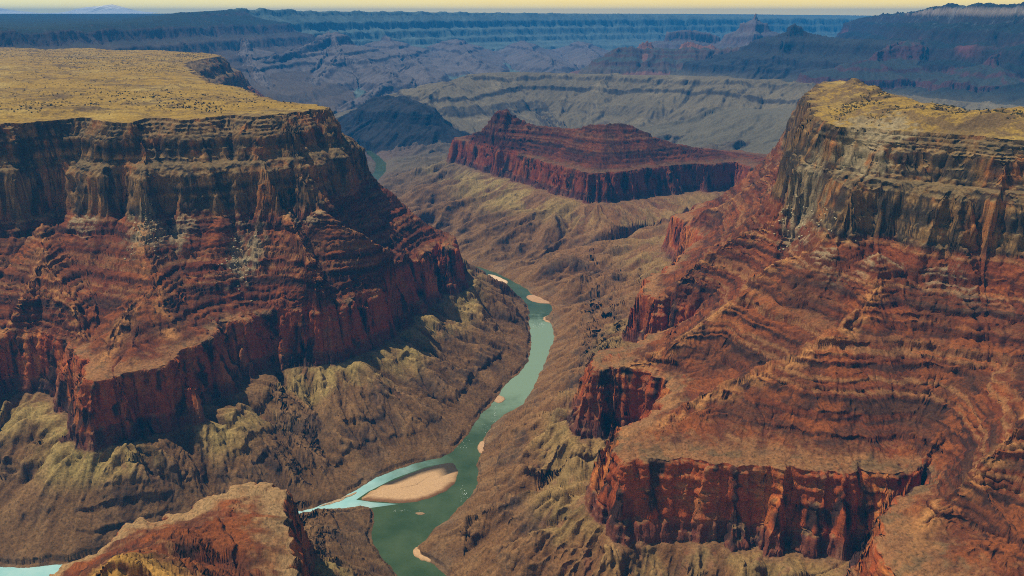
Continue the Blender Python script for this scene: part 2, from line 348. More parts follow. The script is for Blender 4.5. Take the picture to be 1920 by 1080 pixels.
def sampler(x, y):
    r = np.hypot(x, y); a = np.arctan2(x, y)
    u = np.clip((a - A0) / (A1 - A0) * (NA - 1), 0, NA - 1.001); v = np.clip(np.log(np.clip(r, R0, R1) / R0) * KR, 0, NR - 1.001)
    iu = u.astype(np.int32); iv = v.astype(np.int32); fu = (u - iu).astype(np.float32); fv = (v - iv).astype(np.float32)
    idx = iv * NA + iu
    def s(fld):
        g = fld.ravel()
        return (g[idx] * (1 - fu) + g[idx + 1] * fu) * (1 - fv) + (g[idx + NA] * (1 - fu) + g[idx + NA + 1] * fu) * fv
    return s
def fine(x, y):
    """height, strat level, far owner and slope of the land at plan points"""
    n1 = fbm(x, y, 420, 3, 5); n2 = fbm(x, y, 420, 3, 55)
    wx = x + 26 * n1; wy = y + 26 * n2
    S = sampler(wx, wy)
    f = Fld(); f.s0 = sampler(x, y)(cf.s0) + 3.5 + 9 * fbm(x, y, 55, 4, 71, .6); f.sW = S(cf.sW); f.sC = S(cf.sC); f.sK = S(cf.sK)
    f.spur = [(S(a), S(b)) for a, b in cf.spur]; f.butte = [(S(a), S(b)) for a, b in cf.butte]; f.near = [(S(a), S(b)) for a, b in cf.near]
    f.bw = 14 * gn(x / 160, y / 160, 9) + 8 * gn(x / 45, y / 45, 10)
    rnear = np.interp(np.hypot(x, y), [900, 1250, 1700], [.2, .5, 1]).astype(np.float32)
    f.sW = f.sW + 24 * rnear * ridged(x, y, 190, 4, 81, .55) + 6 * gn(x / 34, y / 34, 83); f.sC = f.sC + 24 * ridged(x, y, 170, 4, 85, .55); f.sK = f.sK + 26 * ridged(x, y, 150, 4, 87, .6)
    gx = S(gX); gy = S(gY); m = np.sqrt(gx * gx + gy * gy) + 1e-6; dx = -gx / m; dy = -gy / m
    e = erosion(x, y, dx, dy, 190, 5, 3, .56)
    rd = ridged(x, y, 260, 3, 31)
    e2 = erosion(x, y, dx, dy, 330, 4, 23, .52, sharp=1) + .25; e3 = erosion(x, y, dx, dy, 72, 4, 43, .62, sharp=-1)
    fl = ridged(x, y, 36, 3, 41, .6)
    amp = sst(.03, .35, m)
    lower = sst(20, -60, f.sW)
    up_ = sst(-40, 10, f.sC)
    sup = sst(25, 60, f.sW) * sst(-20, -60, f.sC)
    delta = amp * (e * (24 + 20 * lower - 12 * sup) + 22 * rd * (1 - .6 * lower - .4 * sup)) + 6 * fl * (1 - .75 * lower - .6 * sup)
    f.left = S(cf.left); p = level(f, delta)
    zn = Zp(p) - np.interp(p, [2.05, 3, 4], [0, 58, 34]).astype(np.float32) * (S(cf.left) > 0)
    zn = np.where(p > 0, np.maximum(zn, .6 + np.minimum(f.s0 * .12, 12)), zn)
    zn = np.where((p > 0) & (f.s0 < 9), np.minimum(zn, .5 + f.s0 * (.3 + .6 * sst(-.25, .3, gn(x / 70, y / 70, 77)))), zn)
    bury = sst(.14, .5, fbm(x, y, 150, 4, 181) + .25 * e3) * .7
    zn = np.where((p > 2.1) & (p < 2.98), zn + bury * (292 + (np.where(f.left > 0, LC, EC) - 292) * (p - 2.1) / .9 - zn), zn)
    zn = np.where(p < 0, -8 * np.clip(-p * 3, 0, 1) - .3, zn)
    lowz = (p > 0) & (p < 1.0)
    zn = zn + np.where(lowz, (e2 * 64 + e * 18 + rd * 9 + e3 * 19) * np.where((y < 1590) & (x < -90), .35, 1) * sst(5, 95, f.s0) * sst(1.0, .8, p) * (.35 + .65 * amp), 0)
    for p0, sd in ((.24, 191), (.42, 193), (.60, 195), (.80, 197)):     # broken rock bands across the lower slopes
        pp = p + .03 * gn(x / 140, y / 140, sd)
        zn = zn + np.where(lowz, 11 * (sst(p0 - .016, p0 + .016, pp) - .5) * np.exp(-np.abs(pp - p0) / .07) * sst(.0, .22, fbm(x, y, 210, 3, sd + 1)), 0)
    e5 = erosion(x, y, dx, dy, 520, 4, 63, .56, sharp=1) + .22
    zn = zn + np.where(lowz, e5 * 105 * sst(2500, 3500, y) * sst(20, 260, f.s0) * sst(1.0, .75, p), 0)
    zn = zn + np.where((p > 2) & (p < 3), (e3 * 9 + e * 4) * sst(2, 2.12, p) * sst(3, 2.8, p), 0)
    # uneven ground
    zn = zn + fbm(x, y, 9, 3, 161, .6) * 2.2 * np.interp(np.hypot(x, y), [1000, 1600], [1, .4]) * sst(0, .08, p)
    rough = fbm(x, y, 22, 3, 61) * 1.9 + np.where(p < 1, ridged(x, y, 110, 4, 62, .6) * 5 * sst(20, 90, f.s0), 0) + fbm(x, y, 120, 2, 63) * 3
    zn = zn + rough * np.where(p > 4, .9, .8) * sst(0, .08, p)
    zn = zn + np.where(p > 4, (12 * fbm(x, y, 330, 4, 65) + np.where(x < 0, 20, 21) * ridged(x * np.where(x < 0, .3, .55) + y * .3, y, 420, 4, 67, .55) * np.where(x < 0, .6, 1.3) + 3 * fbm(x, y, 45, 2, 68) + np.where(x < 0, 3.5, 9) * sst(-.04, .04, fbm(x, y, 300, 4, 69)) + np.where(x < 0, 2.5, 6) * sst(-.03, .03, fbm(x, y, 170, 3, 70) - .12)) * sst(4.01, 4.12, p) + np.where(p > 4, 9 * np.exp(-(np.hypot(x - KNOB[0] - 60, y - KNOB[1] + 60) / 380) ** 2) * sst(4, 4.15, p), 0), 0)
    # distant landforms
    r = np.hypot(x, y); f.farD = [(S(a), S(b)) for a, b in farD]; aa = np.arctan2(x, y); f.r = r; f.rimd = np.interp(aa, rim_a, rim_d).astype(np.float32); f.rime = np.interp(aa, rim_a, rim[:, 2]).astype(np.float32)
    ef = erosion(x, y, dx, dy, 620, 5, 103, .55); rf = ridged(x, y, 1100, 4, 131)
    # gullies on the wide slopes of the far basin
    f.wob = 7 * gn(x / 700, y / 700, 171)
    zf, who = farz(f, (ef * .75 + rf * .6) * sst(.01, .1, m))
    zf = zf + (ef * 34 + erosion(x, y, dx, dy, 230, 4, 105, .55) * 16 + fbm(x, y, 90, 3, 141) * 6) * sst(.02, .2, m)
    basin = (erosion(x, y, dx, dy, 420, 4, 203, .5) * 12 + ridged(x, y, 1500, 5, 151) * 70 * sst(5500, 9000, r) + fbm(x, y, 500, 4, 152) * 25) * sst(4600, 6500, r) * sst(40, 500, f.s0)
    zn = zn + basin * (p < 1)
    # ground falls away with the planet's curve
    z = np.maximum(zn, zf)
    z = np.where((f.s0 < 0) & (zf < 60), np.minimum(z, -.5), z)
    fw = zf > zn
    return z.astype(np.float32), p, np.where(fw, who, -1), m, (e * .3 + e3 * .8), f
Z, PL, WHO, SL, ER, FF = fine(X.ravel(), Y.ravel())
print('fine', time.time() - T0)
Z = Z.reshape(MR, MA)

def gn3(x, y, z, seed=0):
    """3-D value noise, -1..1"""
    xi = np.floor(x); yi = np.floor(y); zi = np.floor(z)
    fx = (x - xi).astype(np.float32); fy = (y - yi).astype(np.float32); fz = (z - zi).astype(np.float32)
    fx = fx * fx * (3 - 2 * fx); fy = fy * fy * (3 - 2 * fy); fz = fz * fz * (3 - 2 * fz)
    xi = xi.astype(np.int32); yi = yi.astype(np.int32); zi = zi.astype(np.int32)
    def c(a, b, d): return ((h2(xi + a, yi + b, seed + 7919 * (zi + d)) & 1023) / 511.5 - 1).astype(np.float32)
    def pl(d):
        a = c(0, 0, d); b = c(1, 0, d); a += fx * (b - a); e = c(0, 1, d); g = c(1, 1, d); e += fx * (g - e)
        return a + fy * (e - a)
    a = pl(0); b = pl(1)
    return a + fz * (b - a)
def st1(z, wl, seed):
    """bedding: 1-D noise in height, -1..1"""
    q = z / wl; i = np.floor(q); f = (q - i).astype(np.float32); f = sst(.38, .62, f); i = i.astype(np.int32)
    a = ((h2(i, i * 0, seed) & 1023) / 511.5 - 1).astype(np.float32); b = ((h2(i + 1, i * 0, seed) & 1023) / 511.5 - 1).astype(np.float32)
    return a + f * (b - a)


def grid_normals(x, y, z):
    ax = np.gradient(x, axis=1); ay = np.gradient(y, axis=1); az_ = np.gradient(z, axis=1)
    bx = np.gradient(x, axis=0); by = np.gradient(y, axis=0); bz = np.gradient(z, axis=0)
    nx = ay * bz - az_ * by; ny = az_ * bx - ax * bz; nz = ax * by - ay * bx
    m = np.sqrt(nx * nx + ny * ny + nz * nz) + 1e-9
    s = np.sign(nz); s[s == 0] = 1
    return nx / m * s, ny / m * s, nz / m * s
NX, NY, NZ = grid_normals(X, Y, Z)
# broken rock: the cliffs are pushed in and out block by block
steep = sst(.85, .45, NZ)
hh = np.sqrt(NX * NX + NY * NY) + 1e-6
near_w = np.interp(np.hypot(X, Y), [1000, 4000, 8000, 20000], [1, 1.3, 2.2, 4])
blk = 3.2 * gn3(X / 16, Y / 16, Z / 13, 1) + 1.8 * gn3(X / 7, Y / 7, Z / 5, 2) + 4.0 * gn3(X / 40, Y / 40, Z / 60, 3) + 2.2 * st1(Z + 4 * gn(X / 200, Y / 200, 4), 7.5, 9)
blk = blk * steep * near_w * sst(0, 12, Z)
X += NX / hh * blk; Y += NY / hh * blk
Z += .5 * gn3(X / 5, Y / 5, Z / 5, 8) * sst(1, 6, Z)
NX, NY, NZ = grid_normals(X, Y, Z)
print('cliffs', time.time() - T0)

# ------------------------------------------------------------------ colour of the rock, grass and scree (what each surface is, with some light and shade painted in)
p = PL.reshape(MR, MA); who = WHO.reshape(MR, MA)
C3 = lambda *c: np.array(c, np.float32)
def mix(a, b, t): return a + (b - a) * t[..., None]
def const(c): return np.broadcast_to(c, p.shape + (3,)).astype(np.float32)
dip = Z + 9 * gn(X / 500, Y / 500, 301) + 1.2 * gn(X / 60, Y / 60, 302)
bed = .5 * st1(dip, 21, 310) + .7 * st1(dip, 9, 311) + .6 * st1(dip, 4, 312)
nA = fbm(X, Y, 260, 4, 321); nB = fbm(X, Y, 90, 4, 331); nC = fbm(X, Y, 28, 3, 341); nD = gn3(X / 9, Y / 9, Z / 9, 351)
streak = gn(X / 15, Y / 15, 361) * .45 + gn(X / 44, Y / 44, 362) * .8 + gn3(X / 30, Y / 30, Z / 70, 363) * .6 + gn3(X / 14, Y / 14, Z / 30, 364) * .35
grit = RNG.normal(0, 1, p.shape).astype(np.float32)
flat = sst(.55, .85, NZ); cl = 1 - flat
gul = ER.reshape(MR, MA)
# lower slopes
leftish = sst(250, -350, X - (Y - 1500) * .08)
lo = mix(const(C3(.25, .118, .044)), C3(.20, .107, .042), leftish * .9)
lo = mix(lo, C3(.10, .054, .03), sst(-.05, .5, nB) * .75)
yel = sst(.52, .78, p) * sst(1.02, .93, p) * sst(-.1, .3, nA + .35 * nB + .5 * gul) * (.45 + .55 * leftish)
lo = mix(lo, C3(.42, .31, .10), yel * .85)
lo = mix(lo, C3(.24, .085, .045), sst(.35, .8, p) * sst(.1, .5, nC + nB * .8 - gul * .5) * .6)
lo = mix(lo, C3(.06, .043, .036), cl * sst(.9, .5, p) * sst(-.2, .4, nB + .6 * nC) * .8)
lo = mix(lo, C3(.27, .165, .085), sst(.2, .0, p) * sst(.0, .4, nB) * .7)
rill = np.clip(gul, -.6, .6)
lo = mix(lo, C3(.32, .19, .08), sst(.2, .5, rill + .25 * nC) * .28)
lo = lo * (.78 * (1 + .22 * bed * cl + .55 * rill))[..., None]  # gullies shaded and their ridges lightened in the colour
# the great red cliff
rw = mix(const(C3(.40, .088, .022)), C3(.58, .19, .04), sst(-.05, .5, nB + nD * .35))
rw = mix(rw, C3(.20, .06, .026), sst(.1, .6, nA) * .6)
rw = mix(rw, C3(.03, .022, .02), sst(.12, .5, streak + .2 * nD) * .92)
rw = mix(rw, C3(.085, .04, .034), sst(1.40, 1.1, p) * .7)
rw = mix(rw, C3(.30, .16, .085), sst(.35, .8, -streak + nD * .5) * .4)
rw = mix(rw, C3(.26, .15, .062), flat * .75)
rw = rw * (1 + .14 * bed)[..., None]
# red ledges
su = mix(const(C3(.215, .053, .017)), C3(.155, .052, .02), sst(-.2, .4, nA))
su = mix(su, C3(.40, .185, .065), sst(.4, .95, bed + .25 * nC) * .85)
su = mix(su, C3(.042, .022, .016), sst(-.2, -.75, bed + .2 * nC) * .85)
su = mix(su, C3(.14, .056, .023), flat * sst(-.2, .5, nB + .4 * nC) * .65)
su = mix(su, C3(.36, .10, .022), flat * sst(.05, .5, -nB + .3 * nA + .5 * gul) * .75)  # sunlit orange-red patches, painted on the flatter ground
tal = flat * sst(2.62, 2.98, p) * sst(.12, .42, gn(X / 75, Y / 75, 371) + .35 * nC)
su = mix(su, C3(.40, .31, .165), tal * .9)
su = mix(su, C3(.30, .19, .085), sst(2.07, 2.0, p) * sst(-.4, .3, nC + nD * .5) * .8)
su = su * C3(.84, .86, .9)
# buff and brown upper cliff
uc = mix(const(C3(.20, .11, .038)), C3(.40, .14, .03), sst(-.02, .4, nB + .35 * nD + .2 * nA) * .85)
uc = mix(uc, C3(.36, .225, .09), sst(.4, 1.0, bed + .35 * nD) * .7)
uc = mix(uc, C3(.03, .025, .02), sst(-.10, .4, streak + .35 * nD - .35 * bed) * .85)
uc = mix(uc, C3(.28, .195, .085), flat * .7)
uc = uc * (1 + .16 * bed)[..., None]
# grassland on the tops
gb = fbm(X * .22 + Y * .08, Y, 85, 5, 381, .55); dr = np.abs(fbm(X * .4 + Y * .1, Y, 260, 4, 383))
top = mix(const(C3(.37, .235, .042)), C3(.46, .325, .085), sst(0, .5, nA + gb * .5))
top = mix(top, C3(.19, .12, .042), sst(-.05, .4, gb + .4 * nC) * .85)
top = mix(top, C3(.14, .095, .045), sst(.25, .6, fbm(X, Y, 60, 3, 391) + .5 * gb) * .7)
top = mix(top, C3(.17, .115, .05), sst(.06, .0, dr) * .6)
top = mix(top, C3(.15, .095, .045), sst(.97, .86, NZ) * .85)
col = lo
def lay(base, nxt, at, w, jit): return mix(base, nxt, sst(at - w, at + w, p + jit))
jz = .05 * nC + .03 * nD
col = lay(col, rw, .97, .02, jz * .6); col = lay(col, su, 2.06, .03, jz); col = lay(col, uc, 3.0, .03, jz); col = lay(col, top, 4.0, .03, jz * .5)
for u_, v_, e_, r_ in [(1600,475,470,70),(1500,408,540,45),(1640,500,440,45),(275,425,480,40),(440,410,495,35),(330,420,480,25),(475,405,495,30)]:
    x_, y_ = up(u_, v_, e_)
    dsp = np.hypot(X - x_, (Y - y_) * .6) / r_
    col = mix(col, C3(.34, .27, .15), sst(1.05, .3, dsp + .7 * nC + .5 * nD) * (p > 2) * .75)
x_, y_, _ = az(240, 1055, 925)
gm_ = np.hypot(X - x_, Y - y_) / 75
col = mix(col, C3(.46, .25, .055), sst(1.2, .5, gm_ + .4 * nC) * sst(.35, .6, NZ) * (p > 2) * .9)
col = mix(col, C3(.40, .25, .11), ((Y < 1330) & (X < -250)) * sst(2.09, 2.01, p + .10 * nC) * sst(.4, .7, NZ) * (p > 1.95) * .8)
lit_crest = 0  # sunlit stripes along the spur ridges, painted as pale tan
SS = sampler(X, Y)
for d_, v_ in cf.spur: lit_crest = np.maximum(lit_crest, np.exp(-((SS(d_) + 7 * nC) / 19) ** 2) * sst(2.02, 2.1, SS(v_)))
col = mix(col, C3(.52, .24, .075), lit_crest * sst(-.35, .25, nC + .5 * nB) * sst(.45, .7, NZ) * (p > 2) * (p < 3) * .85)
# the isolated butte is a deeper red
rr = np.hypot(X, Y)
but = ((rr > 3850) & (X < 1500 + (Y - 4000) * .2) & (X > -450) & (Y < 5600)).astype(np.float32)
col = mix(col, col * C3(.62, .60, .66), but * sst(.98, 1.05, p) * sst(3.6, 3.0, p))
# distant rock
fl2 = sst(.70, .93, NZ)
pal = {'bench': ((.145, .12, .07), (.065, .055, .042)), 'dark_butte': ((0.030, 0.028, 0.029), (0.015, 0.015, 0.018)), 'shelf_butte': ((0.055, 0.062, 0.049), (0.105, 0.062, 0.045)),  # dark_butte: cloud shadow is put into its near-black colour
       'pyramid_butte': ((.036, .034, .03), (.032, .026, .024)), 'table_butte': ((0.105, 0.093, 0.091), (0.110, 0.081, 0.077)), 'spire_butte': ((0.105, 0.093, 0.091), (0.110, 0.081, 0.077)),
       'red_headland': ((0.039, 0.043, 0.038), (0.083, 0.034, 0.035)), 'north_rim': ((0.019, 0.022, 0.021), (0.030, 0.022, 0.024)), 'far_rim': ((.10, .14, .125), (.075, .115, .11)), 'rusty_cap': ((.16, .085, .055), (.22, .10, .06)), 'old': ((0.088, 0.087, 0.077), (0.072, 0.056, 0.059)),  # north_rim is darkened for cloud shadow; far_rim's blue-green tint carries haze
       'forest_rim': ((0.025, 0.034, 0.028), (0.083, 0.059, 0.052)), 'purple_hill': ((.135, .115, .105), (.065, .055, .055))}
bedf = st1(dip, 45, 401) * .6 + st1(dip, 17, 402) * .5
nF = fbm(X, Y, 600, 5, 411)
for i, (nm, _, _, _) in enumerate(FAR):
    m = who == i
    if not m.any(): continue
    a, b = pal[nm]
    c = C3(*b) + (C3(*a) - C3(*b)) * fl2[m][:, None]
    if nm in ('north_rim', 'forest_rim', 'red_headland', 'shelf_butte', 'pyramid_butte'): c = c + (C3(.125, .108, .066) - c) * sst(420, 250, Z[m])[:, None]
    if nm == 'forest_rim': c = c + (C3(.095, .072, .058) - c) * sst(820, 640, Z[m])[:, None] * .8
    c = c * (1 + .28 * bedf[m] * (1 - fl2[m]) + .35 * nF[m] + .10 * gul[m])[:, None]
    if nm == 'north_rim':
        c = c + (C3(.30, .24, .19) - c) * (sst(960, 985, dip[m]) * sst(1050, 1030, dip[m]) * sst(.8, .4, NZ[m]))[:, None] * .8
        sn = sst(.12, .5, fbm(X[m], Y[m], 130, 5, 431, .75)) * sst(780, 900, Z[m]) * .22 * sst(0, 700, X[m] - 3000)
        c = c + (C3(.62, .70, .78) - c) * sn[:, None] * .8
        c = c + (C3(.40, .10, .09) - c) * (sst(600, 630, dip[m]) * sst(770, 740, dip[m]) * sst(.1, .5, nF[m]) * .3)[:, None]
    if nm == 'bench':
        c = c + (C3(.30, .25, .15) - c) * (sst(.2, .6, fbm(X[m], Y[m], 300, 4, 441)) * .5)[:, None]
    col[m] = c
# the wide basin floor
bas = (who < 0) & (p < 1) & (rr > 4300)
t = (sst(4300, 5800, rr) * bas)
col = mix(col, C3(.125, .108, .075) * (1 + .5 * nF[..., None]), t * .85)
pk = t * sst(1200, 300, np.abs(X + 1500)) * sst(.2, -.2, nF)
col = mix(col, C3(.16, .10, .09), pk * .6)
col = col * (1 + .09 * np.clip(grit, -2.2, 2.2) + .10 * nC)[..., None]
# scattered low scrub on the slopes
scr = (gn(X / 4.2, Y / 4.2, 451) > .46) & (NZ > .6) & (p > .04) & (p < 3) & (rr < 5200)
col[scr] *= np.array([.55, .6, .6], np.float32)
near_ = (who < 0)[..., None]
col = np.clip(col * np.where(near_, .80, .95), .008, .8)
print('colour', time.time() - T0)


# ------------------------------------------------------------------ materials
def new_mat(name, rough=1.0, spec=.12):
    m = bpy.data.materials.new(name); m.use_nodes = True; n = m.node_tree.nodes; b = n['Principled BSDF']
    b.inputs['Roughness'].default_value = rough; b.inputs['Specular IOR Level'].default_value = spec
    return m, m.node_tree, b
def nd(t, typ, **kw):
    n = t.nodes.new(typ)
    for k_, v in kw.items():
        if hasattr(n, k_): setattr(n, k_, v)
        else: n.inputs[k_.replace('_', ' ')].default_value = v
    return n
def rock_material():
    m, t, b = new_mat('weathered_rock')
    L = t.links.new
    at = nd(t, 'ShaderNodeAttribute', attribute_name='Col')
    g = nd(t, 'ShaderNodeNewGeometry')
    mp = nd(t, 'ShaderNodeVectorMath', operation='MULTIPLY'); mp.inputs[1].default_value = (.16, .16, .42); L(g.outputs['Position'], mp.inputs[0])
    n1 = nd(t, 'ShaderNodeTexNoise', Scale=1.0, Detail=5.0, Roughness=.65); L(mp.outputs[0], n1.inputs['Vector'])
    r1 = nd(t, 'ShaderNodeMapRange'); r1.inputs[1].default_value = .3; r1.inputs[2].default_value = .7; r1.inputs[3].default_value = .62; r1.inputs[4].default_value = 1.38; L(n1.outputs['Fac'], r1.inputs[0])
    mu = nd(t, 'ShaderNodeVectorMath', operation='SCALE'); L(at.outputs['Color'], mu.inputs[0]); L(r1.outputs[0], mu.inputs['Scale'])
    L(mu.outputs[0], b.inputs['Base Color'])
    n2 = nd(t, 'ShaderNodeTexNoise', Scale=.09, Detail=7.0, Roughness=.7); L(g.outputs['Position'], n2.inputs['Vector'])
    bp = nd(t, 'ShaderNodeBump', Strength=.6, Distance=4.0); L(n2.outputs['Fac'], bp.inputs['Height']); L(bp.outputs[0], b.inputs['Normal'])
    return m
ROCK = rock_material()


# ------------------------------------------------------------------ the ground is cut into landforms
IDX = np.full(MR * MA, -1, np.int32)
def cut(name, faces, parent=None, mat=ROCK):
    if len(faces) == 0: return None
    vs = np.unique(faces); IDX[vs] = np.arange(len(vs)); f = IDX[faces]
    me = bpy.data.meshes.new(name); n = len(vs)
    me.vertices.add(n); me.vertices.foreach_set('co', np.stack([XF[vs], YF[vs], ZF[vs]], 1).astype(np.float32).ravel())
    k_ = len(f); me.loops.add(k_ * 4); me.loops.foreach_set('vertex_index', f.ravel().astype(np.int32))
    me.polygons.add(k_); me.polygons.foreach_set('loop_start', np.arange(0, k_ * 4, 4, dtype=np.int32)); me.polygons.foreach_set('loop_total', np.full(k_, 4, np.int32))
    a = me.color_attributes.new('Col', 'FLOAT_COLOR', 'POINT'); a.data.foreach_set('color', np.concatenate([CF[vs], np.ones((n, 1), np.float32)], 1).astype(np.float32).ravel())
    me.update(calc_edges=True); me.shade_smooth(); me.materials.append(mat)
    o = bpy.data.objects.new(name, me); sc.collection.objects.link(o)
    if parent: o.parent = parent
    return o
def tag(o, label=None, cat=None, group=None, kind=None):
    for k_, v in (('label', label), ('category', cat), ('group', group), ('kind', kind)):
        if v: o[k_] = v
    return o
def empty(name, loc=(0, 0, 0)):
    o = bpy.data.objects.new(name, None); o.location = loc; sc.collection.objects.link(o); return o

XF = X.ravel(); YF = Y.ravel(); ZF = Z.ravel(); CF = col.reshape(-1, 3).astype(np.float32)
ii = np.arange(MR * MA, dtype=np.int32).reshape(MR, MA)
QF = np.stack([ii[:-1, :-1], ii[:-1, 1:], ii[1:, 1:], ii[1:, :-1]], -1).reshape(-1, 4)
qc = QF[:, 0]
fw = WHO[qc]; fp = PL[qc]; fb = but.ravel()[qc] > .5
fown = sampler(XF[qc], YF[qc])
side = np.argmax(np.stack([fown(padrows(sWl, -6000)), fown(padrows(sWr, -6000)), fown(padrows(sWn, -6000))]), 0)
isl = (fw < 0) & (fp >= 1.0)
floor_o = cut('canyon_floor', QF[(fw < 0) & (fp < 1.0)]); floor_o['kind'] = 'structure'
def landform(name, m, label, cat, parts):
    r = empty(name); tag(r, label, cat)
    for pn, lo_, hi in parts: cut(pn, QF[m & (fp >= lo_) & (fp < hi)], r)
    return r
landform('mesa', isl & (side == 0), 'broad mesa with flat golden grassland top on the left bank of the river', 'mesa',
         [('grassland_top', 4, 99), ('buff_upper_cliff', 3, 4), ('ledged_slope', 2, 3), ('red_cliff', 1, 2)])
landform('mesa', isl & (side == 1) & ~fb, 'mesa with knobbly golden top and red spur ridges on the right bank', 'mesa',
         [('grassland_top', 4, 99), ('buff_upper_cliff', 3, 4), ('ledged_slope', 2, 3), ('red_cliff', 1, 2)])
landform('butte', isl & (side == 1) & fb, 'long dark red butte with two low summits standing beyond the river bend', 'butte', [('ledged_slope', 2, 99), ('red_cliff', 1, 2)])
landform('rock_promontory', isl & (side == 2), 'tan topped red rock promontory close by above the turquoise side stream', 'promontory', [('ledged_slope', 2, 99), ('red_cliff', 1, 2)])
FL = {'bench': ('bench_slope', 'wide grey green gullied slope under a thin dark cliff behind the red butte', 'slope'),
      'dark_butte': ('hill', 'black pointed hill beside the far bend of the river', 'hill'),
      'rusty_cap': ('butte_cap', '', ''), 'shelf_butte': ('butte', 'long butte with small rusty red caps above the grey green slope', 'butte'),
      'pyramid_butte': ('butte', 'brown pyramid shaped butte in front of the far wall', 'butte'),
      'table_butte': ('butte', 'small hazy flat topped butte behind the rusty capped butte', 'butte'),
      'spire_butte': ('butte', 'hazy conical butte ending in a thin spire on the skyline', 'butte'),
      'red_headland': ('headland', 'headland with a dull red cliff under the tall dark rim', 'headland'),
      'north_rim': ('canyon_rim', 'tall dark blue canyon wall with snow patches at the upper right', 'canyon rim'),
      'far_rim': ('canyon_rim', 'long straight hazy blue canyon wall along the horizon', 'canyon rim'),
      'forest_rim': ('canyon_rim', 'dark forested plateau edge behind the golden grassland', 'canyon rim'),
      'purple_hill': ('hills', 'pale purple gullied hills below the far blue wall', 'hills')}
for nm, (on, lb, ct) in FL.items():
    if nm == 'rusty_cap': continue
    ks = [i for i, f in enumerate(FAR) if f[0] == nm or (nm == 'shelf_butte' and f[0] == 'rusty_cap')]
    o = cut(on, QF[np.isin(fw, ks)])
    if o: tag(o, lb, ct)
    if nm == 'spire_butte': SPIRE = o
    if on in ('hills', 'bench_slope'): o['kind'] = 'structure'
sp_ = az(1416, 34, 13800); vs = []; fs = []
for k_, (rd_, hz) in enumerate([(60, -60), (34, -8), (26, 14), (18, 30), (13, 52), (8, 62), (1, 68)]):
    for a_ in range(9): q_ = rd_ * (1 + .2 * math.sin(a_ * 2.3 + k_)); vs.append((sp_[0] + q_ * math.cos(a_ * .698) + (6 if k_ > 3 else 0), sp_[1] + q_ * math.sin(a_ * .698), sp_[2] + hz))
for k_ in range(6):
    for a_ in range(9): fs.append((k_ * 9 + a_, k_ * 9 + (a_ + 1) % 9, k_ * 9 + 9 + (a_ + 1) % 9, k_ * 9 + 9 + a_))
me = bpy.data.meshes.new('pinnacle'); me.from_pydata(vs, [], fs); me.update(); me.materials.append(ROCK)
a = me.color_attributes.new('Col', 'FLOAT_COLOR', 'POINT'); a.data.foreach_set('color', np.tile(np.array((.2, .13, .1, 1), np.float32), len(vs)))
so_ = bpy.data.objects.new('pinnacle', me); sc.collection.objects.link(so_); so_.parent = SPIRE
print('meshes', time.time() - T0)

# ------------------------------------------------------------------ water
def poly_mesh(name, pts, z, mat, parent=None):
    me = bpy.data.meshes.new(name); me.from_pydata([(x, y, z) for x, y in pts], [], [list(range(len(pts)))]); me.update(); me.materials.append(mat)
    o = bpy.data.objects.new(name, me); sc.collection.objects.link(o); return o
def water(name, c, c2, rough, bump, sky_sheen=False):
    m, t, b = new_mat(name, rough, .5); L = t.links.new; b.inputs['IOR'].default_value = 1.33
    g = nd(t, 'ShaderNodeNewGeometry')
    n = nd(t, 'ShaderNodeTexNoise', Scale=.012, Detail=5.0, Roughness=.6); L(g.outputs['Position'], n.inputs['Vector'])
    r = nd(t, 'ShaderNodeMapRange'); r.inputs[1].default_value = .35; r.inputs[2].default_value = .7; L(n.outputs['Fac'], r.inputs[0])
    mx = nd(t, 'ShaderNodeMix', data_type='RGBA'); mx.inputs[6].default_value = c + (1,); mx.inputs[7].default_value = c2 + (1,); L(r.outputs[0], mx.inputs[0]); L(mx.outputs[2], b.inputs['Base Color'])
    sx = nd(t, 'ShaderNodeSeparateXYZ'); L(g.outputs['Position'], sx.inputs[0]); n3 = nd(t, 'ShaderNodeTexNoise', Scale=.02, Detail=6.0, Roughness=.7); L(g.outputs['Position'], n3.inputs['Vector'])
    def ramp(out, a, b_): q_ = nd(t, 'ShaderNodeMapRange', interpolation_type='SMOOTHSTEP'); q_.inputs[1].default_value = a; q_.inputs[2].default_value = b_; L(out, q_.inputs[0]); return q_.outputs[0]
    def mul(a, b_, op='MULTIPLY'):
        q_ = nd(t, 'ShaderNodeMath', operation=op); L(a, q_.inputs[0])
        if isinstance(b_, float): q_.inputs[1].default_value = b_
        else: L(b_, q_.inputs[1])
        return q_.outputs[0]
    wob = mul(n3.outputs['Fac'], 320.0 if sky_sheen else 150.0)
    if sky_sheen:   # sky reflection painted in: the reach between narrows and bend runs paler
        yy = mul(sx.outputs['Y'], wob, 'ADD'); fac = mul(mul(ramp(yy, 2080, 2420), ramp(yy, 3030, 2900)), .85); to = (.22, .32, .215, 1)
    else:      # the milky stream thins into the green water at the confluence
        xx = mul(sx.outputs['X'], wob, 'ADD'); fac = mul(ramp(xx, -300, -70), .97); to = (.05, .085, .032, 1)
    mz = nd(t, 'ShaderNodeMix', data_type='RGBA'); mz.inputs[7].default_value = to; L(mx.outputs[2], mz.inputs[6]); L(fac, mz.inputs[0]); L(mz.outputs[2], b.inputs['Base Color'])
    n2 = nd(t, 'ShaderNodeTexNoise', Scale=.25, Detail=4.0, Roughness=.6); L(g.outputs['Position'], n2.inputs['Vector'])
    bp = nd(t, 'ShaderNodeBump', Strength=bump, Distance=1.0); L(n2.outputs['Fac'], bp.inputs['Height']); L(bp.outputs[0], b.inputs['Normal'])
    return m
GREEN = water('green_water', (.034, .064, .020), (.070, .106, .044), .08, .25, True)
TURQ = water('milky_turquoise_water', (.24, .50, .50), (.42, .62, .60), .3, .2)
